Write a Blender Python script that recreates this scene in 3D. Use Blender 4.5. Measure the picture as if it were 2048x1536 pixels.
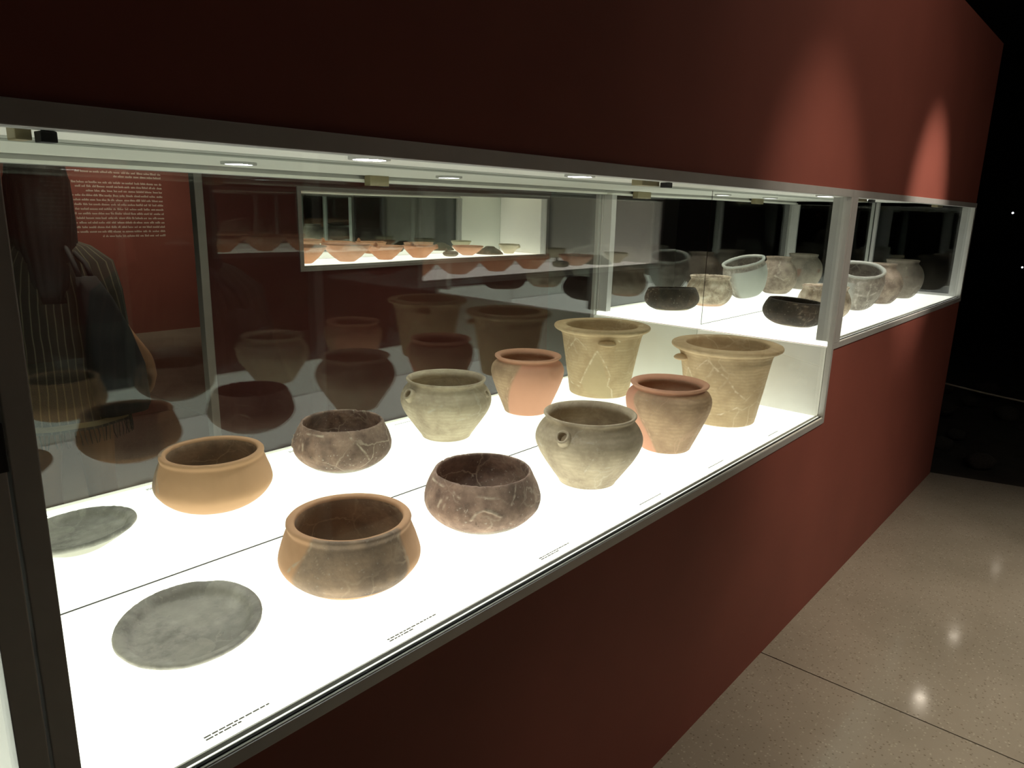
import bpy, bmesh, math, random
from mathutils import Vector, Matrix, noise

for o in list(bpy.data.objects):
    bpy.data.objects.remove(o, do_unlink=True)
scene = bpy.context.scene
COL = scene.collection
PI = math.pi
random.seed(7)

# ------------------------------------------------------------------ camera
EYE = Vector((0.0, -0.8543, 1.6))
YAW, PITCH, ROLL, FPX = 0.8559, 0.2396, 0.0261, 1450.2
fw = Vector((math.sin(YAW)*math.cos(PITCH), math.cos(YAW)*math.cos(PITCH), -math.sin(PITCH)))
rt = Vector((math.cos(YAW), -math.sin(YAW), 0.0))
up = rt.cross(fw)
rt, up = (math.cos(ROLL)*rt + math.sin(ROLL)*up), (-math.sin(ROLL)*rt + math.cos(ROLL)*up)
cam_data = bpy.data.cameras.new('camera')
cam_data.sensor_fit = 'HORIZONTAL'
cam_data.sensor_width = 36.0
cam_data.lens = FPX*36.0/2048.0
cam_data.clip_start = 0.02
cam = bpy.data.objects.new('camera', cam_data)
cam.matrix_world = Matrix(((rt.x, up.x, -fw.x, EYE.x), (rt.y, up.y, -fw.y, EYE.y),
                           (rt.z, up.z, -fw.z, EYE.z), (0, 0, 0, 1)))
COL.objects.link(cam)
scene.camera = cam

# ------------------------------------------------------------------ world, exposure
w = bpy.data.worlds.new('world'); scene.world = w
w.use_nodes = True
w.node_tree.nodes['Background'].inputs[0].default_value = (0.05, 0.045, 0.04, 1)
w.node_tree.nodes['Background'].inputs[1].default_value = 0.02
scene.view_settings.view_transform = 'Standard'
scene.view_settings.look = 'None'
scene.view_settings.exposure = 0.0
scene.view_settings.gamma = 1.0
scene.view_settings.use_curve_mapping = False
scene.cycles.max_bounces = 16
scene.cycles.diffuse_bounces = 5
scene.cycles.glossy_bounces = 12
scene.cycles.transmission_bounces = 8
scene.cycles.transparent_max_bounces = 32

PANEL_LIGHT = 2.35            # light tables of the show cases
# gallery lamps on the ceiling: position, aim, watts, cone degrees, blend, warm colour
LAMPS = [
    # the aisle in front of the cases
    dict(p=(2.95, -1.40, 3.05), a=(3.20, -0.80, 0.0), w=178, c=72, b=1.0, k=(1.0, .88, .70)),
    dict(p=(1.15, -1.30, 3.05), a=(1.30, -1.25, 0.0), w=130, c=62, b=1.0, k=(1.0, .88, .70)),
    # two lamps on the red wall
    dict(p=(2.20, -1.45, 3.05), a=(2.48, 0.0, 1.46), w=74, c=34, b=1.0, k=(1.0, .86, .70)),
    dict(p=(3.75, -1.45, 3.05), a=(3.92, 0.0, 1.60), w=215, c=27, b=1.0, k=(1.0, .86, .72)),
    # the text wall across the hall
    dict(p=(3.30, -5.30, 3.05), a=(3.50, -7.14, 1.3), w=140, c=88, b=1.0, k=(1.0, .86, .70)),
    # wall washer
    dict(p=(2.75, -1.80, 3.10), a=(2.95, 0.0, 2.15), w=30, c=92, b=1.0, k=(1.0, .86, .70)),
]

# ------------------------------------------------------------------ numbers of the place
D = 0.543                 # front glass (y = 0) to mirror
ZTOP = 1.69               # top of the case frame
ZR = 1.664                # lower edge of the top rail
ZCEIL = 1.685
ZA, ZB, ZC = 0.56, 0.85, 1.137     # the three stepped light tables
XA, XB, XC, XE = -2.4, 0.193, 2.80, 5.12
OPP_Y = -1.92             # partition across the aisle
TEXT_Y = -7.14            # wall with the printed text
ROOM_H = 3.6

# ------------------------------------------------------------------ helpers
def new_mat(name):
    m = bpy.data.materials.new(name); m.use_nodes = True
    nt = m.node_tree; nt.nodes.clear()
    out = nt.nodes.new('ShaderNodeOutputMaterial')
    return m, nt, out

def N(nt, typ, **kw):
    n = nt.nodes.new('ShaderNode'+typ)
    for k, v in kw.items():
        if k in n.inputs: n.inputs[k].default_value = v
        else: setattr(n, k, v)
    return n

def ramp(nt, fac, stops):
    r = nt.nodes.new('ShaderNodeValToRGB')
    e = r.color_ramp.elements
    while len(e) < len(stops): e.new(0.5)
    for el, (p, c) in zip(e, stops):
        el.position = p
        el.color = (c[0], c[1], c[2], 1) if not isinstance(c, (int, float)) else (c, c, c, 1)
    nt.links.new(fac, r.inputs[0])
    return r.outputs[0]

def mixc(nt, fac, a, b):
    m = nt.nodes.new('ShaderNodeMix'); m.data_type = 'RGBA'
    for sock, v in ((m.inputs[0], fac), (m.inputs[6], a), (m.inputs[7], b)):
        if isinstance(v, bpy.types.NodeSocket): nt.links.new(v, sock)
        elif isinstance(v, (int, float)): sock.default_value = v
        else: sock.default_value = (v[0], v[1], v[2], 1)
    return m.outputs[2]

def simple(name, col, rough=0.6, metal=0.0, spec=0.5, var=0.06, scale=20.0, bump=0.0):
    m, nt, out = new_mat(name)
    b = N(nt, 'BsdfPrincipled', Roughness=rough, Metallic=metal)
    b.inputs['Specular IOR Level'].default_value = spec
    tc = N(nt, 'TexCoord'); nz = N(nt, 'TexNoise', Scale=scale, Detail=5.0)
    nt.links.new(tc.outputs['Object'], nz.inputs['Vector'])
    lo = tuple(c*(1-var) for c in col); hi = tuple(min(1, c*(1+var)) for c in col)
    nt.links.new(ramp(nt, nz.outputs['Fac'], [(0.3, lo), (0.7, hi)]), b.inputs['Base Color'])
    if bump:
        bp = N(nt, 'Bump', Strength=bump, Distance=0.002)
        nz2 = N(nt, 'TexNoise', Scale=scale*8, Detail=3.0)
        nt.links.new(tc.outputs['Object'], nz2.inputs['Vector'])
        nt.links.new(nz2.outputs['Fac'], bp.inputs['Height']); nt.links.new(bp.outputs[0], b.inputs['Normal'])
    nt.links.new(b.outputs[0], out.inputs[0])
    return m

def emit(name, col, s):
    m, nt, out = new_mat(name)
    e = N(nt, 'Emission', Strength=s); e.inputs[0].default_value = (*col, 1)
    nt.links.new(e.outputs[0], out.inputs[0])
    return m

def glass_mat():
    m, nt, out = new_mat('clear_glass')
    geo = N(nt, 'NewGeometry')
    mx = N(nt, 'Mix'); mx.data_type = 'FLOAT'
    nt.links.new(geo.outputs['Backfacing'], mx.inputs[0])
    mx.inputs[2].default_value = 1.5; mx.inputs[3].default_value = 1/1.5
    fr = N(nt, 'Fresnel'); nt.links.new(mx.outputs[0], fr.inputs['IOR'])
    tr = N(nt, 'BsdfTransparent'); tr.inputs[0].default_value = (.975, .988, .98, 1)
    gl = N(nt, 'BsdfGlossy', Roughness=0.0); gl.inputs[0].default_value = (1, 1, 1, 1)
    ms = N(nt, 'MixShader')
    nt.links.new(fr.outputs[0], ms.inputs[0]); nt.links.new(tr.outputs[0], ms.inputs[1]); nt.links.new(gl.outputs[0], ms.inputs[2])
    nt.links.new(ms.outputs[0], out.inputs[0])
    return m

def mirror_mat():
    m, nt, out = new_mat('mirror')
    gl = N(nt, 'BsdfGlossy', Roughness=0.0); gl.inputs[0].default_value = (.755, .785, .755, 1)
    # the slight waviness of the sheet
    tc = N(nt, 'TexCoord'); nz = N(nt, 'TexNoise', Scale=2.2, Detail=0.0)
    nt.links.new(tc.outputs['Object'], nz.inputs['Vector'])
    bp = N(nt, 'Bump', Strength=1.0, Distance=0.0009)
    nt.links.new(nz.outputs['Fac'], bp.inputs['Height']); nt.links.new(bp.outputs[0], gl.inputs['Normal'])
    nt.links.new(gl.outputs[0], out.inputs[0])
    return m

def paint_mat(name, col):
    m, nt, out = new_mat(name)
    b = N(nt, 'BsdfPrincipled', Roughness=0.62)
    b.inputs['Specular IOR Level'].default_value = 0.3
    tc = N(nt, 'TexCoord'); nz = N(nt, 'TexNoise', Scale=3.0, Detail=6.0)
    nt.links.new(tc.outputs['Object'], nz.inputs['Vector'])
    c = ramp(nt, nz.outputs['Fac'], [(.3, tuple(v*.92 for v in col)), (.7, tuple(v*1.06 for v in col))])
    nt.links.new(c, b.inputs['Base Color'])
    n2 = N(nt, 'TexNoise', Scale=420.0, Detail=2.0); nt.links.new(tc.outputs['Object'], n2.inputs['Vector'])
    bp = N(nt, 'Bump', Strength=.12, Distance=.001); nt.links.new(n2.outputs['Fac'], bp.inputs['Height'])
    nt.links.new(bp.outputs[0], b.inputs['Normal'])
    nt.links.new(b.outputs[0], out.inputs[0])
    return m

def terrazzo_mat():
    m, nt, out = new_mat('terrazzo')
    b = N(nt, 'BsdfPrincipled', Roughness=0.2)
    b.inputs['Specular IOR Level'].default_value = 0.5
    tc = N(nt, 'TexCoord')
    n1 = N(nt, 'TexNoise', Scale=2.5, Detail=4.0); nt.links.new(tc.outputs['Object'], n1.inputs['Vector'])
    base = ramp(nt, n1.outputs['Fac'], [(.3, (.34, .302, .238)), (.7, (.42, .372, .298))])
    v = N(nt, 'TexVoronoi', Scale=110.0); nt.links.new(tc.outputs['Object'], v.inputs['Vector'])
    sep = N(nt, 'SeparateColor'); nt.links.new(v.outputs['Color'], sep.inputs[0])
    near = ramp(nt, v.outputs['Distance'], [(.25, 1.0), (.45, 0.0)])
    dk = ramp(nt, sep.outputs[0], [(.80, 0.0), (.84, .6)])
    lt = ramp(nt, sep.outputs[1], [(.78, 0.0), (.82, .5)])
    md = N(nt, 'Math', operation='MULTIPLY'); nt.links.new(near, md.inputs[0]); nt.links.new(dk, md.inputs[1])
    ml = N(nt, 'Math', operation='MULTIPLY'); nt.links.new(near, ml.inputs[0]); nt.links.new(lt, ml.inputs[1])
    c = mixc(nt, md.outputs[0], base, (.16, .13, .09))
    c = mixc(nt, ml.outputs[0], c, (.62, .56, .45))
    nt.links.new(c, b.inputs['Base Color'])
    n3 = N(nt, 'TexNoise', Scale=9.0, Detail=3.0); nt.links.new(tc.outputs['Object'], n3.inputs['Vector'])
    nt.links.new(ramp(nt, n3.outputs['Fac'], [(.3, .07), (.7, .11)]), b.inputs['Roughness'])
    nt.links.new(b.outputs[0], out.inputs[0])
    return m

def clay_mat(name, a, b_, c_, patch=(.5, .3, .18), crack=(.6, .52, .4), scale=16.0, speck=0.3, bands=0.25, bumpd=.0014, hair=9.0):
    """fired clay: three mottled tones, restored fill (attribute patch), joins (attribute crack)"""
    m, nt, out = new_mat(name)
    b = N(nt, 'BsdfPrincipled', Roughness=0.82)
    b.inputs['Specular IOR Level'].default_value = 0.25
    tc = N(nt, 'TexCoord')
    n1 = N(nt, 'TexNoise', Scale=scale, Detail=7.0, Roughness=.62); nt.links.new(tc.outputs['Object'], n1.inputs['Vector'])
    body = ramp(nt, n1.outputs['Fac'], [(.34, a), (.50, b_), (.66, c_)])
    n2 = N(nt, 'TexNoise', Scale=scale*.35, Detail=3.0); nt.links.new(tc.outputs['Object'], n2.inputs['Vector'])
    blot = ramp(nt, n2.outputs['Fac'], [(.46, 0.0), (.62, .55)])
    body = mixc(nt, blot, body, tuple(v*.72 for v in a))
    # wheel marks
    wv = N(nt, 'TexWave', Scale=26.0, Distortion=5.0, Detail=3.0); wv.bands_direction = 'Z'
    nt.links.new(tc.outputs['Object'], wv.inputs['Vector'])
    wf = N(nt, 'Math', operation='MULTIPLY'); wf.inputs[1].default_value = bands; nt.links.new(wv.outputs['Fac'], wf.inputs[0])
    body = mixc(nt, wf.outputs[0], body, tuple(v*.8 for v in b_))
    # lime specks
    n4 = N(nt, 'TexNoise', Scale=130.0, Detail=2.0); nt.links.new(tc.outputs['Object'], n4.inputs['Vector'])
    sp = ramp(nt, n4.outputs['Fac'], [(.66, 0.0), (.72, speck)])
    body = mixc(nt, sp, body, (.72, .66, .55))
    n5 = N(nt, 'TexNoise', Scale=90.0, Detail=3.0); nt.links.new(tc.outputs['Object'], n5.inputs['Vector'])
    sd = ramp(nt, n5.outputs['Fac'], [(.66, 0.0), (.74, speck)])
    body = mixc(nt, sd, body, tuple(v*.45 for v in a))
    # hairline joins between sherds
    nd = N(nt, 'TexNoise', Scale=18.0, Detail=4.0); nt.links.new(tc.outputs['Object'], nd.inputs['Vector'])
    vm = N(nt, 'VectorMath', operation='MULTIPLY_ADD'); vm.inputs[1].default_value = (.05, .05, .05)
    nt.links.new(nd.outputs['Color'], vm.inputs[0]); nt.links.new(tc.outputs['Object'], vm.inputs[2])
    ve = N(nt, 'TexVoronoi', Scale=hair); ve.feature = 'DISTANCE_TO_EDGE'; nt.links.new(vm.outputs[0], ve.inputs['Vector'])
    hl = ramp(nt, ve.outputs['Distance'], [(.004, .55), (.022, 0.0)])
    hm = N(nt, 'Math', operation='MULTIPLY'); nt.links.new(hl, hm.inputs[0]); nt.links.new(ramp(nt, n2.outputs['Fac'], [(.42, 0.0), (.6, 1.0)]), hm.inputs[1])
    body = mixc(nt, hm.outputs[0], body, crack)
    at = N(nt, 'Attribute', attribute_name='patch')
    n3 = N(nt, 'TexNoise', Scale=7.0, Detail=3.0); nt.links.new(tc.outputs['Object'], n3.inputs['Vector'])
    pc = ramp(nt, n3.outputs['Fac'], [(.3, tuple(v*.93 for v in patch)), (.7, tuple(v*1.06 for v in patch))])
    col = mixc(nt, at.outputs['Fac'], body, pc)
    ac = N(nt, 'Attribute', attribute_name='crack')
    col = mixc(nt, ac.outputs['Fac'], col, crack)
    nt.links.new(col, b.inputs['Base Color'])
    nb = N(nt, 'TexNoise', Scale=70.0, Detail=6.0); nt.links.new(tc.outputs['Object'], nb.inputs['Vector'])
    inv = N(nt, 'Math', operation='MULTIPLY_ADD'); inv.inputs[1].default_value = -.8; inv.inputs[2].default_value = 1.0
    nt.links.new(at.outputs['Fac'], inv.inputs[0])
    bp = N(nt, 'Bump', Distance=bumpd); nt.links.new(inv.outputs[0], bp.inputs['Strength'])
    nt.links.new(nb.outputs['Fac'], bp.inputs['Height']); nt.links.new(bp.outputs[0], b.inputs['Normal'])
    nt.links.new(b.outputs[0], out.inputs[0])
    return m

M = dict(
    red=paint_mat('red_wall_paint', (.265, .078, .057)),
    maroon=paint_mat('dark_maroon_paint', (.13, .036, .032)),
    black=simple('black_room_paint', (.012, .011, .010), .9),
    grey=simple('dark_grey_wall', (.10, .10, .095), .8),
    terrazzo=terrazzo_mat(),
    grout=simple('dark_grout', (.03, .025, .02), .9),
    alu=simple('grey_aluminium', (.52, .52, .50), .42, .25, .5, .04),
    white=simple('white_enamel', (.89, .89, .82), .45, var=.02),
    channel=simple('grey_channel', (.40, .42, .37), .6),
    gasket=simple('black_rubber_seal', (.012, .012, .012), .6),
    brass=simple('dull_olive_metal', (.30, .26, .15), .45, .4),
    dark=simple('black_metal', (.012, .012, .012), .5),
    panel=emit('lit_opal_panel', (1.0, 1.0, .87), PANEL_LIGHT),
    panel_warm=emit('lit_warm_opal_panel', (1.0, .90, .78), PANEL_LIGHT),
    lens=emit('white_lamp_lens', (.97, .98, 1.0), 190.0), small_lens=emit('tiny_lamp_lens', (.9, .95, 1.0), 6.0),
    glass=glass_mat(), mirror=mirror_mat(),
    ink=simple('grey_print', (.20, .20, .17), .8),
    textink=simple('pale_print', (.62, .50, .42), .8),
    rope=simple('pale_rope', (.42, .36, .28), .9, bump=.5),
    earth=simple('dark_earth', (.030, .024, .017), .95, scale=6, var=.4, bump=.8),
    stone=simple('dark_stone', (.05, .042, .033), .9, scale=9, var=.35, bump=.8),
)

def tag(o, label=None, cat=None, group=None, kind=None):
    if label: o['label'] = label
    if cat: o['category'] = cat
    if group: o['group'] = group
    if kind: o['kind'] = kind
    return o

def link(name, me, mat, parent=None, smooth=False):
    if mat: me.materials.append(mat)
    if smooth:
        for f in me.polygons: f.use_smooth = True
    o = bpy.data.objects.new(name, me); COL.objects.link(o)
    if parent is not None:
        o.parent = parent
        o.matrix_parent_inverse = parent.matrix_basis.inverted()
    return o

def obj(name, bm, mat, parent=None, smooth=False):
    me = bpy.data.meshes.new(name)
    bmesh.ops.recalc_face_normals(bm, faces=bm.faces)
    bm.to_mesh(me); bm.free()
    return link(name, me, mat, parent, smooth)

def empty(name, loc):
    o = bpy.data.objects.new(name, None); COL.objects.link(o)
    o.empty_display_size = .05; o.location = loc
    return o

def addbox(bm, x0, x1, y0, y1, z0, z1, bev=0.0):
    vs = [bm.verts.new((x, y, z)) for z in (z0, z1) for y in (y0, y1) for x in (x0, x1)]
    fs = [(0, 2, 3, 1), (4, 5, 7, 6), (0, 1, 5, 4), (1, 3, 7, 5), (3, 2, 6, 7), (2, 0, 4, 6)]
    faces = [bm.faces.new([vs[i] for i in f]) for f in fs]
    if bev:
        es = {e for f in faces for e in f.edges}
        bmesh.ops.bevel(bm, geom=list(es), offset=bev, segments=2, profile=.6, affect='EDGES')

def boxobj(name, dims, mat, parent=None, bev=0.0):
    bm = bmesh.new(); addbox(bm, *dims, bev=bev)
    return obj(name, bm, mat, parent)

def addtube(bm, pts, rad, seg=8, cap=True):
    pts = [Vector(p) for p in pts]
    rads = rad if isinstance(rad, (list, tuple)) else [rad]*len(pts)
    rings = []
    ref = None
    for i, p in enumerate(pts):
        d = (pts[min(i+1, len(pts)-1)] - pts[max(i-1, 0)]).normalized()
        if ref is None:
            ref = Vector((0, 0, 1)) if abs(d.z) < .9 else Vector((1, 0, 0))
        a = d.cross(ref).normalized(); b = a.cross(d).normalized(); ref = b
        rings.append([bm.verts.new(p + rads[i]*(math.cos(2*PI*k/seg)*a + math.sin(2*PI*k/seg)*b)) for k in range(seg)])
    for r0, r1 in zip(rings, rings[1:]):
        for k in range(seg):
            bm.faces.new((r0[k], r0[(k+1) % seg], r1[(k+1) % seg], r1[k]))
    if cap:
        bm.faces.new(rings[0][::-1]); bm.faces.new(rings[-1])
    return rings

def adddisc(bm, c, r, zlo, zhi, seg=24, rin=0.0):
    """a disc or ring lying flat"""
    x, y = c
    o1 = [bm.verts.new((x+r*math.cos(2*PI*k/seg), y+r*math.sin(2*PI*k/seg), zlo)) for k in range(seg)]
    o2 = [bm.verts.new((v.co.x, v.co.y, zhi)) for v in o1]
    for k in range(seg):
        bm.faces.new((o1[k], o1[(k+1) % seg], o2[(k+1) % seg], o2[k]))
    if rin <= 0:
        bm.faces.new(o1[::-1]); bm.faces.new(o2)
    else:
        i1 = [bm.verts.new((x+rin*math.cos(2*PI*k/seg), y+rin*math.sin(2*PI*k/seg), zlo)) for k in range(seg)]
        i2 = [bm.verts.new((v.co.x, v.co.y, zhi)) for v in i1]
        for k in range(seg):
            j = (k+1) % seg
            bm.faces.new((i2[k], i2[j], i1[j], i1[k])); bm.faces.new((o1[j], o1[k], i1[k], i1[j])); bm.faces.new((o2[k], o2[j], i2[j], i2[k]))

def struct(o, kind='structure'):
    o['kind'] = kind
    return o

# ================================================================== THE ROOM
# floor: terrazzo slabs over a dark bed, ending at the earth bed beyond the wall
bm = bmesh.new(); addbox(bm, -3.0, 12.0, -8.0, 3.5, -0.12, -0.03)
floor = struct(obj('floor', bm, M['grout']))
tag(floor, 'speckled beige terrazzo floor in large polished slabs', kind='structure')
G = .0025
xs = [-3.0, -0.25, 2.45, None]
ys = [-8.0, -6.0, -3.6, 0.06]
for i in range(3):
    for j in range(3):
        y0, y1 = ys[j]+G, ys[j+1]-(G if j < 2 else 0)
        x0 = xs[i]+G
        bm = bmesh.new()
        if xs[i+1] is not None:
            addbox(bm, x0, xs[i+1]-G, y0, y1, -0.03, 0.0, bev=.0012)
        else:
            def ex(y): return 5.12 - .27*min(0, y) if y > -2.0 else 5.66
            pts = [(x0, y0), (ex(y0), y0)] + ([(5.66, -2.0)] if y0 < -2.0 < y1 else []) + [(ex(y1), y1), (x0, y1)]
            lo = [bm.verts.new((x, y, -0.03)) for x, y in pts]; hi = [bm.verts.new((x, y, 0.0)) for x, y in pts]
            bm.faces.new(hi); bm.faces.new(lo[::-1])
            for k in range(len(pts)):
                q = (k+1) % len(pts); bm.faces.new((lo[k], lo[q], hi[q], hi[k]))
        obj('floor_slab', bm, M['terrazzo'], floor)

# the red wall that holds the cases
bm = bmesh.new()
addbox(bm, XA-.1, XB-.002, 0, .62, 0, ZA-.026)
addbox(bm, XB-.002, XC+.006, 0, .62, 0, ZB-.026)
addbox(bm, XC+.006, XE, 0, .62, 0, ZC-.026)
addbox(bm, XA-.1, XE, 0, .62, ZTOP, 2.56)
addbox(bm, XA-.1, XE, .62, .74, 0, 2.56)
wall_back = struct(obj('wall_back', bm, M['red']))
tag(wall_back, 'tall red painted wall with the stepped show cases set in it')
# partition across the aisle, with its own case opening
OX0, OX1, OZF = 2.47, 4.87, 1.212
PX0 = 1.90
bm = bmesh.new()
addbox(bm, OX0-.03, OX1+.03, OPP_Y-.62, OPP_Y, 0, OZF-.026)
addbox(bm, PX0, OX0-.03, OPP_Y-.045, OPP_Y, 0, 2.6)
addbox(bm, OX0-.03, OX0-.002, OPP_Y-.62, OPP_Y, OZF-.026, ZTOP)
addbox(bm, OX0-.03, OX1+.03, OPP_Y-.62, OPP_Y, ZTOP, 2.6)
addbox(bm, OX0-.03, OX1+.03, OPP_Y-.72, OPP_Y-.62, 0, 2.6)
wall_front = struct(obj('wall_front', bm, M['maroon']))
tag(wall_front, 'dark maroon partition across the aisle with a lit case')
boxobj('edge_strip', (PX0-.045, PX0, OPP_Y-.05, OPP_Y+.006, 0, 2.6), M['alu'], wall_front, .003)
bm = bmesh.new(); addbox(bm, OX1+.032, 7.2, OPP_Y-.60, OPP_Y-.08, 0, 2.6)
tag(struct(obj('wall_right', bm, M['grey'])), 'plain dark grey wall section beyond the lit opposite case')
# wall with the printed text
bm = bmesh.new(); addbox(bm, 0.6, 7.0, TEXT_Y-.12, TEXT_Y, 0, 1.97)
wall_text = struct(obj('wall_left', bm, M['red']))
tag(wall_text, 'red wall with pale printed text across the hall')
lines = [(1.850, .92), (1.808, .52), None, (1.735, .97), (1.690, .95), (1.642, .86), (1.592, 1.03), (1.542, 1.04), (1.492, 1.02),
         (1.442, 1.01), (1.392, 1.03), (1.342, 1.04), (1.292, 1.04), (1.242, 1.02), (1.192, 1.0), (1.142, .70)]
rnd = random.Random(3)
for ln in lines:
    if ln is None: continue
    z, L = ln
    bm = bmesh.new(); x = 3.98
    end = 3.98 - L
    while x > end+.02:
        wl = rnd.uniform(.025, .085); x2 = max(end, x-wl)
        # a row of tiny letter strokes, too small to read
        xx = x
        while xx > x2+.004:
            h = rnd.choice((.015, .015, .017, .024))
            addbox(bm, xx-.0085, xx-.001, TEXT_Y, TEXT_Y+.0015, z-.008, z-.008+h)
            xx -= .0095
        x = x2-.012
    obj('text_line', bm, M['textink'], wall_text)
# shell of the dark hall
bm = bmesh.new(); addbox(bm, -3.2, 12.2, -8.2, 3.7, ROOM_H, ROOM_H+.1)
struct(obj('ceiling', bm, M['black']))
bm = bmesh.new(); addbox(bm, 12.0, 12.2, -8.2, 3.7, -.12, ROOM_H)
struct(obj('wall_far', bm, M['black']))
bm = bmesh.new(); addbox(bm, -3.2, -3.0, -8.2, 3.7, -.12, ROOM_H)
struct(obj('wall_near', bm, M['black']))
bm = bmesh.new(); addbox(bm, -3.0, 12.0, -8.2, -8.0, -.12, ROOM_H)
struct(obj('wall_side', bm, M['black']))
bm = bmesh.new(); addbox(bm, -3.0, 12.0, 3.5, 3.7, -.12, ROOM_H)
struct(obj('wall_rear', bm, M['black']))

# ================================================================== SHOW CASES
def display_case(name, label, x0, x1, zf, y0, s, panel, first_post=True, last_post=True, mirror_x=None, lamps=(), hinges=(), end=None, group=None):
    """s = +1: the case opens towards -y and is deep towards +y; s = -1 the other way round"""
    root = empty(name, (((x0+x1)/2), y0, zf-.026))
    tag(root, label, 'display case', group)
    def B(pname, xa, xb, ya, yb, za, zb, mat, parent=root, bev=0.0):
        a, b = sorted((y0+s*ya, y0+s*yb))
        return boxobj(pname, (xa, xb, a, b, za, zb), mat, parent, bev)
    B('bottom_rail', x0, x1, -.006, .014, zf-.0258, zf-.003, M['alu'], bev=.0015)
    B('rail_lip', x0, x1, -.0035, .0005, zf-.003, zf-.001, M['white'])
    B('seal', x0, x1, .001, .006, zf-.003, zf+.0015, M['gasket'])
    B('glazing_bead', x0, x1, .0135, .0165, zf-.001, zf+.007, M['white'])
    B('top_rail', x0, x1, -.006, .030, ZR, ZTOP-.0005, M['alu'], bev=.0015)
    B('glass_track', x0, x1, .030, .040, ZR+.001, ZR+.009, M['white'])
    mx0, mx1 = mirror_x or (x0, x1)
    B('light_table', x0+.003, x1-.003, .014, D-.002, zf-.018, zf, panel)
    B('back_mirror', mx0+.0015, mx1-.0015, D, D+.006, zf-.02, ZCEIL-.001, M['mirror'])
    B('mirror_seal', mx0, mx1, D-.0018, D-.0004, zf-.001, zf+.0012, M['grey'])
    B('ceiling_panel', x0, x1, .032, .475, ZCEIL, ZCEIL+.004, M['white'])
    B('ceiling_channel', x0, x1, .475, D+.006, ZCEIL-.0005, ZCEIL+.0035, M['channel'])
    B('glass_pane', x0+.002, x1-.002, .0065, .0125, zf, ZR+.001, M['glass'])
    if first_post: B('post', x0, x0+.027, -.005, .058, zf-.002, ZR, M['alu'], bev=.0015)
    if last_post:
        p = B('post', x1-.030, x1, -.005, .022, zf-.002, ZR, M['alu'], bev=.0015)
        B('post_web', x1-.024, x1-.004, .022, .062, zf, ZR, M['alu'], p, bev=.0015)
    for lx in lamps:
        bm = bmesh.new(); adddisc(bm, (lx, y0+s*.30), .040, ZCEIL-.006, ZCEIL, 28, .031)
        d = obj('downlight', bm, M['alu'], root)
        bm = bmesh.new(); adddisc(bm, (lx, y0+s*.30), .031, ZCEIL-.004, ZCEIL-.001, 28)
        obj('lamp_lens', bm, M['lens'], d)
    for hx, lb, ld in hinges:
        a = y0+s*.041; b = y0+s*.070
        h = boxobj('pane_clamp', (hx, hx+lb, min(a, b), max(a, b), ZR-.010, ZCEIL), M['brass'], root, .002)
        a = y0+s*.020; b = y0+s*.040
        boxobj('clamp_jaw', (hx+lb+.001, hx+lb+.001+ld, min(a, b), max(a, b), ZR-.012, ZR-.0005), M['dark'], h, .0015)
    if end:
        for (ea, eb, za, zb) in end: B('end_panel', ea, eb, .014, D-.001, za, zb, M['white'])
    return root

caseA = display_case('display_case', 'low show case with empty lit floor beside the grey double post', XA, XB-.003, ZA, 0, 1, M['panel'], lamps=(-1.5, -.8),
                     end=[(XB-.025, XB-.004, ZA, 1.105)])
caseB = display_case('display_case', 'long show case with lit floor holding clay bowls, jars and a basin', XB, XC+.005, ZB, 0, 1, M['panel'], last_post=False,
                     lamps=(.90, 1.575), hinges=((.249, .0155, .016), (1.46, .075, .022)), mirror_x=(XB, XC+.018), end=[(XC-.012, XC+.005, ZB, ZC-.019)])
caseC = display_case('display_case', 'raised show case at the wall end holding dark and pale pots', XC+.006, XE, ZC, 0, 1, M['panel'], first_post=False,
                     lamps=(3.42, 4.0), hinges=((3.02, .12, .03), (4.35, .12, .03)), mirror_x=(XC+.020, XE-.02))
# the corner post between the two, and the glazed far end of the raised case
def cbox(pname, dims, mat, bev=0.0, parent=caseC): return boxobj(pname, dims, mat, parent, bev)
p = cbox('corner_post', (XC+.008, XC+.066, -.007, .020, ZC-.002, ZR), M['alu'], .0015)
boxobj('post_web', (XC+.012, XC+.050, .020, .064, ZC, ZR), M['alu'], p, .0015)
cbox('corner_post', (XC-.012, XC+.0055, -.007, .012, ZB-.024, ZR), M['alu'], .0015, caseB)
cbox('end_pane', (XE-.014, XE-.008, .024, D-.024, ZC, ZR), M['glass'])
cbox('end_rail', (XE-.022, XE-.001, .024, D-.024, ZC, ZC+.016), M['alu'], .0015)
cbox('rear_post', (XE-.032, XE-.001, D-.022, D-.003, ZC, ZCEIL-.001), M['alu'], .0015)

opp = display_case('display_case', 'show case across the aisle with orange bowls on a warm lit floor', OX0, OX1+.002, OZF, OPP_Y, -1, M['panel_warm'],
                   lamps=(3.2, 4.0), end=[(OX1-.016, OX1, OZF, ZCEIL-.001)])
boxobj('lock', (.166, .1895, -.016, -.006, 1.325, 1.376), M['dark'], caseA, .001)

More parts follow.
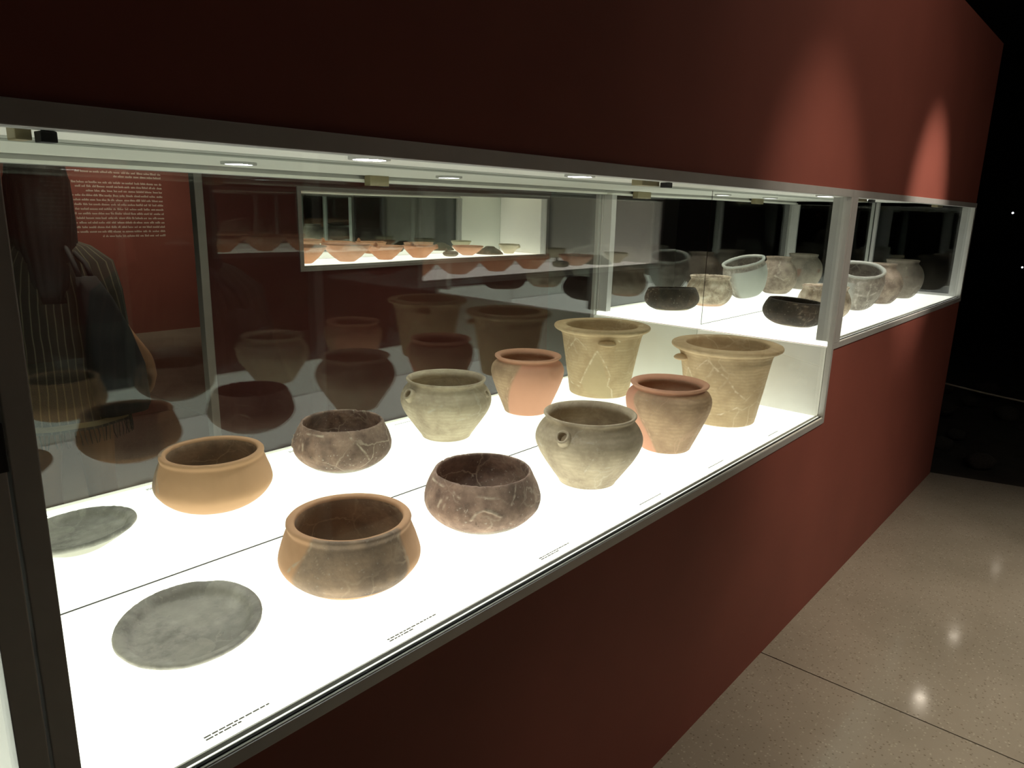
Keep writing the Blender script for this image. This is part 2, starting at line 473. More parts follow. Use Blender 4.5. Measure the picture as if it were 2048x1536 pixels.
# printed captions lying along the front edge of the light table
for i, (a, b, nl) in enumerate([(.388, .496, 2), (.722, .842, 2), (1.146, 1.258, 2), (1.562, 1.672, 1), (1.952, 2.052, 1), (2.402, 2.492, 1)]):
    bm = bmesh.new(); rr = random.Random(20+i)
    for k in range(nl):
        x = a; e = b if k == 0 else a+(b-a)*rr.uniform(.45, .7)
        while x < e-.004:
            wl = min(rr.uniform(.004, .011), e-x)
            addbox(bm, x, x+wl, .0470-.0062*k, .0500-.0062*k, ZB+.0002, ZB+.0006)
            x += wl+.0018
    cap = obj('caption_print', bm, M['ink'])
    what = ['grey dish', 'two-tone carinated bowl', 'dark patched bowl', 'spouted jar', 'red-brown jar', 'flanged basin'][i]
    tag(cap, 'faint grey printed caption on the lit floor before the %s' % what, 'caption', 'captions along the front edge')

# ================================================================== POTTERY
def resample(prof, step):
    P = [Vector((r, z)) for r, z in prof]
    for _ in range(2):                                   # round the corners a little
        Q = [P[0]]
        for a, b in zip(P, P[1:]): Q += [a.lerp(b, .25), a.lerp(b, .75)]
        Q.append(P[-1]); P = Q
    out = [P[0]]; acc = 0.0
    for a, b in zip(P, P[1:]):
        L = (b-a).length
        if L < 1e-7: continue
        t = step-acc
        while t <= L:
            out.append(a.lerp(b, t/L)); t += step
        acc = (acc+L) % step if True else 0
    if (out[-1]-P[-1]).length > step*.3: out.append(P[-1])
    else: out[-1] = P[-1]
    return out

def seg_dist(p, a, b):
    ab = b-a; t = max(0, min(1, (p-a).dot(ab)/max(1e-9, ab.dot(ab))))
    return (p-(a+ab*t)).length

def vessel(name, label, cat, loc, outer, inner, mat, patch=None, cracks=(), seg=280, step=.0027, wob=.0012, chip=0.0, seed=0, tilt=None, group=None, holes=(), rim_z=None):
    """a turned pot: outer profile from the centre of the base to the rim, inner profile from the rim back to the centre"""
    zr = max(z for r, z in outer+inner)
    prof = resample(list(outer)+list(inner), step)
    ltop = max(range(len(prof)), key=lambda i: prof[i].y)
    bm = bmesh.new()
    lp = bm.verts.layers.float.new('patch'); lc = bm.verts.layers.float.new('crack')
    rings = []
    for i, q in enumerate(prof):
        if q.x < 1e-5:
            v = bm.verts.new((0, 0, q.y)); rings.append([v]); continue
        ring = []
        for k in range(seg):
            f = 2*PI*k/seg
            deg = math.degrees(f)
            outside = i <= ltop
            n = noise.noise(Vector((q.x*math.cos(f)*17+seed*3.1, q.x*math.sin(f)*17, q.y*15+seed)))
            n2 = noise.noise(Vector((q.x*math.cos(f)*62+seed, q.x*math.sin(f)*62, q.y*62)))
            r = q.x + wob*n*(min(1, q.x/.05)) + wob*.45*n2
            z = q.y
            if chip and z > zr-.012:
                c = noise.noise(Vector((math.cos(f)*3.3+seed*9, math.sin(f)*3.3, 0)))
                c2 = noise.noise(Vector((math.cos(f)*13+seed*5, math.sin(f)*13, 0)))
                z -= chip*max(0, c*.7+c2*.6)*(z-(zr-.012))/.012
            pv = 0.0; cv = 0.0
            if patch: pv = patch(deg, q.y, outside, n)
            if outside:
                pp = Vector((q.x*f, q.y))
                for (pts, wd, hgt) in cracks:
                    for (a0, z0), (a1, z1) in zip(pts, pts[1:]):
                        A = Vector((q.x*math.radians(a0), z0)); Bv = Vector((q.x*math.radians(a1), z1))
                        dd = seg_dist(pp, A, Bv) + .0028*n2+.0016
                        if dd < wd:
                            t = 1-dd/wd
                            cv = max(cv, min(1, t*2.2)*max(0, min(.95, .68+1.5*noise.noise(Vector((q.x*math.cos(f)*95, q.x*math.sin(f)*95, q.y*95+seed)))))); r += hgt*t
            v = bm.verts.new((r*math.cos(f), r*math.sin(f), z)); v[lp] = pv; v[lc] = cv
            ring.append(v)
        rings.append(ring)
    for a, b in zip(rings, rings[1:]):
        if len(a) == 1 and len(b) == 1: continue
        for k in range(seg):
            j = (k+1) % seg
            if len(a) == 1: bm.faces.new((a[0], b[j], b[k]))
            elif len(b) == 1: bm.faces.new((a[k], a[j], b[0]))
            else: bm.faces.new((a[k], a[j], b[j], b[k]))
    for (c, ax, rad) in holes:
        kill = [f for f in bm.faces if (lambda w_: (w_ - ax*w_.dot(ax)).length < rad and w_.dot(ax) > -.05)(f.calc_center_median()-c)]
        bmesh.ops.delete(bm, geom=kill, context='FACES')
    root = obj(name, bm, mat, smooth=True)
    root.location = loc
    tag(root, label, cat, group)
    if tilt:
        ang, az, lift = tilt
        root.rotation_mode = 'QUATERNION'
        root.rotation_quaternion = Matrix.Rotation(math.radians(ang), 3, Vector((-math.sin(math.radians(az)), math.cos(math.radians(az)), 0))).to_quaternion()
        root.location = Vector(loc)+Vector((0, 0, lift))
    return root

def sector(deg, lo, hi, soft=1.5):
    """1 inside the sector, 0 outside"""
    c = (lo+hi)/2; h = (hi-lo)/2
    d = abs((deg-c+180) % 360-180)
    return max(0, min(1, (h-d)/soft*.5+.5))

# 1 shallow grey dish
m1 = clay_mat('grey_dish_clay', (.34, .33, .29), (.54, .52, .46), (.70, .68, .60), patch=(.58, .56, .48), crack=(.55, .53, .46), scale=22, speck=.35, bands=.05)
def p1(deg, z, o, n): return 1.0 if (o and z < .034) else (.45 if n > .22 else 0.0)
vessel('shallow_dish', 'shallow grey dish with worn mottled inside beside the grey double post', 'dish', (.484, .283, ZB),
       [(0, 0), (.050, 0), (.056, .002), (.085, .018), (.108, .032), (.1175, .0385), (.1185, .043)],
       [(.1165, .0465), (.108, .0455), (.101, .0425), (.094, .032), (.088, .0285), (.060, .026), (0, .0245)], m1, p1, seed=1, chip=.003, wob=.0012,
       cracks=[([(200, .04), (204, .0455)], .006, 0)], step=.003, tilt=(5.0, 227, .0044))

# 2 two-tone carinated bowl: original sherd in the middle, plain restored clay around
m2 = clay_mat('two_tone_clay', (.20, .15, .115), (.37, .265, .185), (.50, .35, .235), patch=(.66, .385, .215), crack=(.60, .46, .32), scale=15, speck=.25, bands=.2)
def p2(deg, z, o, n):
    if not o: return 1.0 if z > .136 else .15  # inside below the rim, darker mottled clay paints in the bowl's inner shade
    lo = 181+(max(z, .05)-.05)*190
    inside = sector(deg, lo, 285, 2.5)
    if z < .031+.004*n: inside = 0
    return 1-inside
vessel('carinated_bowl', 'wide bowl with a dark brown sherd set in plain orange clay and a thick rim', 'bowl', (.803, .262, ZB),
       [(0, 0), (.058, 0), (.072, .003), (.100, .016), (.122, .032), (.137, .052), (.1405, .064), (.1385, .078), (.130, .105), (.1215, .126), (.1195, .130), (.121, .134), (.1225, .140)],
       [(.120, .1445), (.108, .1445), (.1045, .141), (.106, .12), (.122, .085), (.128, .062), (.11, .03), (.06, .012), (0, .010)], m2, p2, seed=2, wob=.0011,
       cracks=[([(199, .138), (194, .112), (183, .088), (178, .074)], .0045, .0004), ([(282, .14), (285, .10), (286, .07)], .0045, .0004),
               ([(203, .118), (208, .10), (213, .088)], .003, -.0005)])

# 3 dark patched bowl with a broken lug
m3 = clay_mat('dark_patched_clay', (.18, .125, .098), (.34, .23, .175), (.52, .36, .27), patch=(.42, .42, .35), crack=(.68, .56, .43), scale=19, speck=.6, bands=.15, bumpd=.0025)
def p3(deg, z, o, n): return (max(0, min(1, (.034-z)/.012+n*1.2))*.6 if o else 0)
vessel('carinated_bowl', 'dark purplish bowl with chalky patches, thin chipped rim and a broken lug', 'bowl', (1.19, .264, ZB),
       [(0, 0), (.050, 0), (.066, .003), (.098, .017), (.124, .037), (.137, .056), (.1405, .073), (.137, .092), (.127, .118), (.119, .135), (.116, .141)],
       [(.113, .1425), (.109, .140), (.112, .125), (.126, .09), (.128, .065), (.11, .03), (.06, .013), (0, .011)], m3, p3, seed=3, wob=.002, chip=.005,
       cracks=[([(213, .071), (218, .088), (226, .095), (233, .089), (241, .079)], .0055, .0055), ([(206, .094), (210, .083), (214, .072)], .004, .002),
               ([(217, .123), (229, .119), (241, .117), (249, .103)], .004, .002), ([(189, .128), (200, .115)], .004, .0015),
               ([(263, .138), (258, .115), (253, .10)], .004, .001), ([(180, .11), (177, .085)], .006, .001), ([(186, .11), (184, .085)], .005, .001),
               ([(115, .125), (105, .10), (95, .06)], .005, .0015), ([(176, .13), (150, .13)], .005, .002)])

# 4 spouted jar
m4 = clay_mat('pale_buff_clay', (.33, .26, .18), (.55, .455, .315), (.70, .595, .42), patch=(.5, .44, .31), crack=(.62, .56, .44), scale=11, speck=.25, bands=.35)
SP = math.radians(187); sp_c = Vector((.139*math.cos(SP), .139*math.sin(SP), .157)); sp_ax = Vector((math.cos(SP)*.80, math.sin(SP)*.80, .60)).normalized()
SQ = math.radians(67); sq_c = Vector((.139*math.cos(SQ), .139*math.sin(SQ), .157)); sq_ax = Vector((math.cos(SQ)*.80, math.sin(SQ)*.80, .60)).normalized()
jar = vessel('spouted_jar', 'pale buff round jar with a short broken tube spout on its shoulder', 'jar', (1.612, .254, ZB),
       [(0, .004), (.060, .003), (.074, 0), (.0805, .0015), (.081, .005), (.088, .016), (.112, .050), (.136, .085), (.148, .112), (.1505, .130), (.147, .147), (.137, .165), (.126, .177),
        (.1215, .182), (.1235, .188), (.1295, .194)],
       [(.1305, .1985), (.127, .2015), (.121, .199), (.1165, .190), (.1165, .180), (.130, .160), (.141, .13), (.128, .09), (.10, .045), (.06, .014), (0, .012)], m4, None, seed=4, wob=.0012,
       holes=[(sp_c, sp_ax, .0132)],
       cracks=[([(222, .165), (224, .14), (218, .10), (210, .06)], .003, -.0005), ([(258, .10), (246, .088), (236, .083)], .003, .0005), ([(262, .085), (258, .098)], .003, -.0006),
               ([(196, .178), (206, .160), (216, .156), (226, .153)], .004, .0015), ([(135, .15), (148, .13), (156, .118)], .004, -.0006), ([(100, .1), (120, .09)], .004, -.0005)])
for c, ax, ro, ri, L in ((sp_c, sp_ax, .0195, .0130, .017), (sq_c, sq_ax, .012, .0085, .007)):
    bm = bmesh.new()
    o_ = addtube(bm, [c-ax*.004, c, c+ax*L*.6, c+ax*L], [ro*1.2, ro*1.1, ro, ro*.97], 28, False)
    i_ = addtube(bm, [c-ax*.004, c, c+ax*L*.6, c+ax*L], [ri, ri, ri, ri], 28, False)
    for k in range(28):
        j = (k+1) % 28; bm.faces.new((o_[-1][k], o_[-1][j], i_[-1][j], i_[-1][k]))
    for v in bm.verts: v.co += .0012*noise.noise_vector(v.co*90)
    s_ = obj('spout', bm, m4, smooth=True); s_.parent = jar

# 5 red-brown jar with a plain salmon fill
m5 = clay_mat('red_brown_clay', (.36, .23, .145), (.53, .365, .225), (.66, .47, .29), patch=(.70, .36, .235), crack=(.64, .42, .28), scale=10, speck=.2, bands=.45)
def p5(deg, z, o, n):
    if not o: return .8 if z > .205 else .3  # inner wall gets more of the darker body colour, shade put into the clay
    if z > .198: return .75
    hi = 159+(.16-z)*200
    return sector(deg, 48, hi, 2.5)
vessel('rimmed_jar', 'tapering red-brown jar with a plain salmon filled side and a flat rim', 'jar', (2.038, .246, ZB),
       [(0, .003), (.060, .002), (.074, 0), (.0795, .002), (.083, .010), (.100, .050), (.119, .095), (.132, .130), (.137, .155), (.1355, .172), (.128, .187), (.116, .196), (.1115, .2005), (.1135, .205),
        (.121, .209), (.1245, .2125)],
       [(.1245, .2165), (.120, .2185), (.107, .2155), (.100, .209), (.1005, .198), (.120, .180), (.127, .155), (.110, .095), (.075, .02), (0, .012)], m5, p5, seed=5, wob=.0011,
       cracks=[([(160, .16), (170, .125), (178, .09), (183, .045), (184, .01)], .004, .0006), ([(258, .135), (240, .11), (222, .10), (205, .095)], .003, -.0006),
               ([(50, .19), (55, .12), (49, .05)], .004, .0005)])

# 6 flanged basin
m6 = clay_mat('tan_basin_clay', (.48, .345, .195), (.63, .475, .28), (.74, .575, .35), patch=(.60, .47, .28), crack=(.84, .70, .49), scale=9, speck=.15, bands=.4)
def tri(deg, z):
    pts = [(151, .205), (180, .062), (172, .03), (118, .0)]
    c = 0; n_ = len(pts)
    inside = False
    for i in range(n_):
        x1, z1 = pts[i]; x2, z2 = pts[(i+1) % n_]
        if (z1 > z) != (z2 > z) and deg < (x2-x1)*(z-z1)/(z2-z1)+x1: inside = not inside
    return inside
def p6(deg, z, o, n): return 1.0 if o and tri(deg+4*n, z) else 0.0
basin = vessel('flanged_basin', 'large tan flaring basin with a broad flat rim and a small lug', 'basin', (2.486, .268, ZB),
       [(0, .003), (.100, .002), (.116, 0), (.122, .002), (.124, .008), (.136, .080), (.149, .160), (.160, .225), (.165, .250), (.170, .256), (.171, .262), (.186, .266), (.1955, .272), (.1985, .277)],
       [(.1975, .2835), (.193, .2865), (.172, .2885), (.152, .2875), (.1455, .284), (.146, .270), (.150, .24), (.136, .14), (.112, .02), (.10, .013), (0, .012)], m6, p6, seed=6, wob=.0012,
       cracks=[([(182, .248), (174, .228), (167, .208)], .004, .0005), ([(183, .249), (195, .215), (208, .188), (222, .140), (241, .105)], .004, -.0006),
               ([(180, .045), (192, .046), (205, .051), (228, .080)], .004, .0006), ([(151, .205), (166, .13), (180, .062), (186, .066)], .005, .001),
               ([(151, .205), (138, .15), (128, .10), (131, .06), (122, .04), (119, .0)], .005, .0015), ([(252, .14), (246, .12), (238, .10)], .003, .0005),
               ([(118, .24), (124, .252), (130, .24)], .004, .0006)])
LG = math.radians(138)
bm = bmesh.new()
bmesh.ops.create_icosphere(bm, subdivisions=3, radius=1.0)
for v in bm.verts:
    a, t, h = v.co.x*.030, v.co.y*.036, v.co.z*.011
    h -= .35*max(0, a)*.3
    r = .166+a
    v.co = Vector((r*math.cos(LG)-t*math.sin(LG), r*math.sin(LG)+t*math.cos(LG), .236+h)) + .0012*noise.noise_vector(v.co*4)
lug = obj('lug', bm, m6, smooth=True); lug.parent = basin

# the raised case
m7 = clay_mat('black_burnished_clay', (.030, .026, .020), (.058, .046, .034), (.12, .085, .06), patch=(.30, .25, .17), crack=(.20, .16, .12), scale=11, speck=.25, bands=.1)
def p7(deg, z, o, n): return max(0, min(1, (.008-z)/.006+n)) if o else 0
vessel('low_bowl', 'low black burnished bowl with inturned rim beside the corner post', 'bowl', (3.075, .258, ZC),
       [(0, 0), (.066, 0), (.080, .004), (.108, .018), (.124, .038), (.1275, .055), (.122, .078), (.112, .098), (.1085, .104)],
       [(.1055, .1065), (.102, .103), (.112, .08), (.115, .05), (.09, .018), (0, .010)], m7, p7, seed=7, seg=128, step=.005, tilt=(4.0, 298, .008),
       cracks=[([(205, .09), (214, .075), (208, .055), (222, .04)], .006, .001), ([(226, .03), (238, .05), (243, .08)], .005, .0005), ([(196, .1), (212, .097), (226, .094)], .005, .0015)])
m8 = clay_mat('pale_spotted_clay', (.30, .23, .165), (.56, .46, .34), (.74, .64, .50), patch=(.60, .40, .28), crack=(.72, .66, .54), scale=24, speck=.8, bands=.05, bumpd=.003)
def p8(deg, z, o, n): return max(0, min(1, (.018-z)/.006)) if o else 0
vessel('squat_jar', 'pale squat jar with pitted surface and flared rim behind the black bowl', 'jar', (3.45, .258, ZC),
       [(0, 0), (.062, 0), (.072, .003), (.096, .02), (.112, .045), (.1165, .068), (.114, .09), (.103, .118), (.096, .130), (.095, .136), (.101, .143)],
       [(.1025, .148), (.099, .151), (.094, .147), (.089, .137), (.094, .12), (.107, .085), (.10, .04), (.06, .012), (0, .01)], m8, p8, seed=8, seg=128, step=.005, wob=.0025, chip=.006,
       cracks=[([(190, .06), (215, .05), (240, .055)], .006, .002), ([(150, .06), (170, .045), (185, .055)], .006, .002), ([(200, .11), (210, .09), (205, .07)], .005, .002)])
m9 = clay_mat('grey_sherd_clay', (.13, .11, .09), (.27, .24, .20), (.42, .39, .33), patch=(.40, .41, .365), crack=(.52, .49, .42), scale=15, speck=.4, bands=.1)
def p9(deg, z, o, n): return 1.0 if z > .190 else (sector(deg, 60, 185, 8) if o and z < .165 else 0)
vessel('deep_bowl', 'grey deep bowl of joined sherds with pale rim, leaning in the raised case', 'bowl', (3.925, .262, ZC),
       [(0, 0), (.058, 0), (.070, .004), (.096, .035), (.113, .085), (.1195, .130), (.117, .160), (.110, .178), (.109, .184), (.116, .192)],
       [(.117, .199), (.110, .202), (.099, .198), (.098, .184), (.108, .155), (.109, .12), (.09, .05), (.05, .014), (0, .012)], m9, p9, seed=9, seg=128, step=.005, wob=.002, chip=.004, tilt=(17.0, 205, .0175),
       cracks=[([(195, .17), (200, .12), (196, .06), (205, .02)], .006, .001), ([(225, .16), (222, .10), (230, .05)], .006, .001), ([(195, .11), (222, .10), (250, .12)], .006, .001), ([(240, .02), (250, .06), (262, .10)], .006, .001)])
m10 = clay_mat('brown_grey_clay', (.15, .115, .09), (.31, .25, .195), (.46, .38, .30), patch=(.30, .22, .16), crack=(.46, .40, .32), scale=12, speck=.4, bands=.1)
vessel('necked_jar', 'brown-grey cracked jar with short neck next to the leaning bowl', 'jar', (4.326, .258, ZC),
       [(0, 0), (.055, 0), (.068, .004), (.092, .03), (.110, .068), (.1155, .102), (.110, .137), (.094, .167), (.076, .184), (.068, .192), (.068, .200), (.074, .209)],
       [(.0755, .2145), (.072, .2175), (.066, .212), (.060, .198), (.062, .19), (.09, .155), (.106, .10), (.085, .035), (0, .012)], m10, None, seed=10, seg=128, step=.005, wob=.002, chip=.003,
       cracks=[([(150, .19), (158, .165), (150, .14), (165, .11)], .006, .001), ([(165, .11), (140, .09), (128, .10)], .006, .002), ([(190, .15), (205, .1)], .005, .001)])
m11 = clay_mat('dusky_clay', (.16, .14, .115), (.26, .225, .18), (.35, .305, .245), patch=(.2, .12, .09), crack=(.40, .36, .30), scale=7, speck=.15, bands=.1)
def p11(deg, z, o, n): return .9*max(0, min(1, (n-.25)*6)) if o and .06 < z < .13 else 0
vessel('necked_jar', 'plain dusky globular jar with wide mouth at the glazed end', 'jar', (4.737, .255, ZC),
       [(0, 0), (.055, 0), (.068, .004), (.095, .03), (.115, .07), (.1225, .112), (.118, .150), (.104, .180), (.090, .193), (.084, .198), (.083, .206), (.087, .214)],
       [(.0885, .219), (.085, .2215), (.079, .216), (.075, .204), (.078, .195), (.10, .165), (.112, .11), (.09, .035), (0, .012)], m11, p11, seed=11, seg=128, step=.005, wob=.0015, chip=.002,
       cracks=[([(200, .195), (207, .18), (204, .165)], .005, -.0008)])

# bowls in the case across the aisle
mo1 = clay_mat('orange_clay', (.46, .22, .12), (.56, .28, .155), (.62, .33, .19), patch=(.5, .3, .2), crack=(.4, .2, .1), scale=8, speck=.1, bands=.3)
mo2 = clay_mat('salmon_clay', (.50, .27, .17), (.58, .33, .21), (.64, .38, .25), patch=(.5, .3, .2), crack=(.4, .2, .1), scale=8, speck=.1, bands=.3)
mo3 = clay_mat('olive_grey_clay', (.14, .125, .09), (.20, .18, .13), (.27, .24, .18), patch=(.5, .3, .2), crack=(.4, .2, .1), scale=10, speck=.1)
mo4 = clay_mat('cream_clay', (.55, .50, .35), (.62, .57, .41), (.68, .62, .46), patch=(.5, .3, .2), crack=(.4, .3, .2), scale=8, speck=.1)
OYM = OPP_Y-.255
def open_bowl(name, label, x, R, h, foot, mat, seed, lip=.012):
    return vessel(name, label, 'bowl', (x, OYM, OZF), [(0, 0), (foot, 0), (foot*1.05, .006), (R*.62, h*.30), (R*.88, h*.68), (R*.96, h*.90), (R+.002, h*.94)],
                  [(R, h), (R-lip, h*.985), (R*.85, h*.72), (R*.55, h*.33), (0, h*.18)], mat, None, seed=seed, seg=64, step=.010)
open_bowl('flaring_bowl', 'dark orange flaring bowl at the left post of the opposite case', 2.66, .150, .115, .055, mo1, 21)
open_bowl('flaring_bowl', 'big salmon open bowl second in the opposite case', 3.00, .165, .120, .055, mo2, 22)
b3 = open_bowl('flaring_bowl', 'orange bowl with an upright lug on the rim in the opposite case', 3.335, .135, .100, .05, mo1, 23)
b4 = open_bowl('flaring_bowl', 'orange bowl with a side tube spout in the opposite case', 3.66, .125, .095, .05, mo1, 24)
lowdish = vessel('small_lamp', 'small olive-grey clay lamp with an upright handle in the opposite case', 'lamp', (3.945, OYM+.03, OZF),
       [(0, 0), (.04, 0), (.058, .012), (.062, .026), (.05, .038), (.03, .042)], [(.024, .040), (.04, .03), (.04, .016), (0, .010)], mo3, None, seed=25, seg=48, step=.006)
b5 = open_bowl('flaring_bowl', 'orange bowl with a dark hole next to the olive clay lamp', 4.16, .125, .075, .045, mo2, 26)
vessel('shallow_dish', 'grey upturned shallow dish beside the cream bowl in the opposite case', 'dish', (4.415, OYM, OZF),
       [(0, 0), (.110, 0), (.116, .006), (.085, .034), (.045, .052), (.040, .060), (.036, .064)], [(.03, .062), (.03, .058), (0, .056)], mo3, None, seed=27, seg=64, step=.008)
b6 = open_bowl('flaring_bowl', 'small cream bowl with a side hole by the white end panel', 4.655, .092, .078, .042, mo4, 28, .008)
def lug_on(parent, loc, w_, h, mat):
    bm = bmesh.new(); bmesh.ops.create_icosphere(bm, subdivisions=2, radius=1.0)
    for v in bm.verts: v.co = Vector((v.co.x*w_, v.co.y*.008, v.co.z*h*(1-.35*abs(v.co.x))))+Vector(loc)
    o = obj('lug', bm, mat, smooth=True); o.parent = parent
lug_on(b3, (-.11, .03, .108), .020, .022, mo1); lug_on(b4, (-.10, .03, .102), .018, .022, mo1); lug_on(lowdish, (-.045, 0, .050), .012, .022, mo3)
for par, x_, z_, mt in ((b4, .118, .070, mo1), (b6, .075, .050, mo4)):
    bm = bmesh.new()
    c = Vector((x_-.01, .02, z_)); ax = Vector((.8, .35, .25)).normalized()
    o_ = addtube(bm, [c, c+ax*.022, c+ax*.040], [.020, .017, .017], 20, False); i_ = addtube(bm, [c, c+ax*.022, c+ax*.040], [.011]*3, 20, False)
    for k in range(20): j = (k+1) % 20; bm.faces.new((o_[-1][k], o_[-1][j], i_[-1][j], i_[-1][k]))
    bm.faces.new(i_[0])
    s_ = obj('spout', bm, mt, smooth=True); s_.parent = par

# ================================================================== LAMPS ON THE CEILING
def track_lamp(pos, aim, label, watts=None, cone=40, blend=1.0, col=(1, .88, .72), lens_s=25.0, big=1.0):
    pos = Vector(pos); d = (Vector(aim)-pos).normalized()
    root = empty('track_spotlight', (pos.x, pos.y, ROOM_H)); tag(root, label, 'spotlight', 'black gallery spotlights')
    bm = bmesh.new(); addtube(bm, [pos-d*.12, pos-d*.115, pos+d*.05, pos+d*.055], [.030*big, .042*big, .045*big, .043*big], 24)
    obj('lamp_body', bm, M['dark'], root, True)
    bm = bmesh.new(); addtube(bm, [pos+d*.0556, pos+d*.058], .036*big, 24)
    lm = emit('warm_lamp_lens', col, lens_s)
    obj('lamp_lens', bm, lm, root)
    bm = bmesh.new(); addtube(bm, [(pos.x, pos.y, ROOM_H-.022), pos-d*.04+Vector((0, 0, .03))], .010, 10)
    obj('stem', bm, M['dark'], root)
    boxobj('track_adapter', (pos.x-.07, pos.x+.07, pos.y-.018, pos.y+.018, ROOM_H-.022, ROOM_H), M['dark'], root, .002)
    if watts:
        ld = bpy.data.lights.new('spot_beam', 'SPOT'); ld.energy = watts; ld.color = col
        ld.spot_size = math.radians(cone); ld.spot_blend = blend; ld.shadow_soft_size = .034
        lo = bpy.data.objects.new('spot_beam', ld); COL.objects.link(lo)
        lo.rotation_mode = 'QUATERNION'; lo.rotation_quaternion = d.to_track_quat('-Z', 'Y'); lo.location = pos+d*.065
        lo.parent = root; lo.matrix_parent_inverse = root.matrix_basis.inverted()
    return root
lamp_labels = ['black spotlight over the aisle before the corner post', 'black spotlight over the visitor', 'black spotlight aimed at the wall above the corner post',
               'black narrow spotlight aimed at the end of the red wall', 'black spotlight aimed at the text wall', 'black wall washer lamp over the maroon partition']
for L_, lab in zip(LAMPS, lamp_labels):
    track_lamp(L_['p'], L_['a'], lab, L_['w'], L_['c'], L_['b'], L_['k'])
for (px, py), s_, lab in (((7.67, .17), 20.0, 'black spotlight above the rope barrier'), ((9.25, .16), 8.0, 'black spotlight above the middle of the stone bed'), ((11.6, .08), 3.0, 'black spotlight by the far dark wall')):
    track_lamp((px, py, 3.2), (px-3.6, py-.6, .2), lab, None, lens_s=s_, big=1.35)

# ================================================================== BEYOND THE WALL END: earth bed, stones, rope
bm = bmesh.new()
NX, NY = 46, 40
grid = {}
for i in range(NX+1):
    for j in range(NY+1):
        y = -5.5+8.9*j/NY
        xe = 5.125 - .27*min(0, max(-2.0, y)) if y < .06 else 5.14
        x = xe+.004+(11.98-xe)*i/NX
        z = -.012+(.05*noise.noise(Vector((x*1.3, y*1.3, 0)))+.025*noise.noise(Vector((x*5, y*5, 3))))*min(1, i/2)
        grid[i, j] = bm.verts.new((x, y, z))
for i in range(NX):
    for j in range(NY): bm.faces.new((grid[i, j], grid[i+1, j], grid[i+1, j+1], grid[i, j+1]))
bed = obj('earth_bed', bm, M['earth'], smooth=True)
tag(bed, 'bare dark earth bed beyond the end of the polished floor', kind='structure')
rs = random.Random(5)
stone_meshes = []
for k in range(4):
    bm = bmesh.new(); bmesh.ops.create_icosphere(bm, subdivisions=2, radius=1.0)
    for v in bm.verts:
        v.co = v.co*(1+.28*noise.noise(v.co*1.4+Vector((k*7, 0, 0)))); v.co.z *= .62
    me = bpy.data.meshes.new('field_stone'); bm.to_mesh(me); bm.free(); me.materials.append(M['stone'])
    for f in me.polygons: f.use_smooth = True
    stone_meshes.append(me)
spots = []
for k in range(34):
    for _ in range(60):
        y = rs.uniform(-1.9, .9); x = 5.45-.27*min(0, y)+rs.random()**1.6*2.6; s_ = rs.uniform(.05, .12)
        if abs(x-6.5) > .22 and all((x-a)**2+(y-b)**2 > (1.75*(s_+c))**2 for a, b, c in spots): break
    else: continue
    spots.append((x, y, s_))
    o = bpy.data.objects.new('field_stone', stone_meshes[k % 4]); COL.objects.link(o)
    o.location = (x, y, s_*.32); o.scale = (s_, s_*rs.uniform(.7, 1.1), s_); o.rotation_euler = (0, 0, rs.uniform(0, 6.28))
    tag(o, 'rough dark field stone on the earth bed', 'stone', 'stones on the earth bed')
ropeb = empty('rope_barrier', (6.5, -.55, 0)); tag(ropeb, 'low rope barrier strung over the dark earth bed', 'barrier')
for yy in (-1.7, .75):
    bm = bmesh.new(); adddisc(bm, (6.5, yy), .009, -.03, .42, 14); adddisc(bm, (6.5, yy), .06, -.03, .012, 20)
    obj('barrier_post', bm, M['dark'], ropeb)
pts = []
for k in range(25):
    t = k/24; yy = -1.7+2.45*t
    pts.append((6.5, yy, .405-.135*(1-((t-.42)/.58)**2 if t > .42 else 1-((.42-t)/.42)**2)))
bm = bmesh.new(); addtube(bm, pts, .0075, 8); obj('rope', bm, M['rope'], ropeb, True)
for (x, y, z), r, lab in (((11.9, .692, 1.69), .012, 'tiny white light on the far dark wall level with the case tops'), ((11.9, .474, .985), .011, 'tiny white light low on the far dark wall')):
    bm = bmesh.new(); addtube(bm, [(x+.09, y, z), (x+.01, y, z), (x, y, z)], [r*1.5, r*1.5, r*1.2], 16)
    il = obj('indicator_light', bm, M['dark']); tag(il, lab, 'light', 'tiny lights on the far wall')
    bm = bmesh.new(); addtube(bm, [(x-.001, y, z), (x-.006, y, z)], r, 16); obj('lamp_lens', bm, M['small_lens'], il)

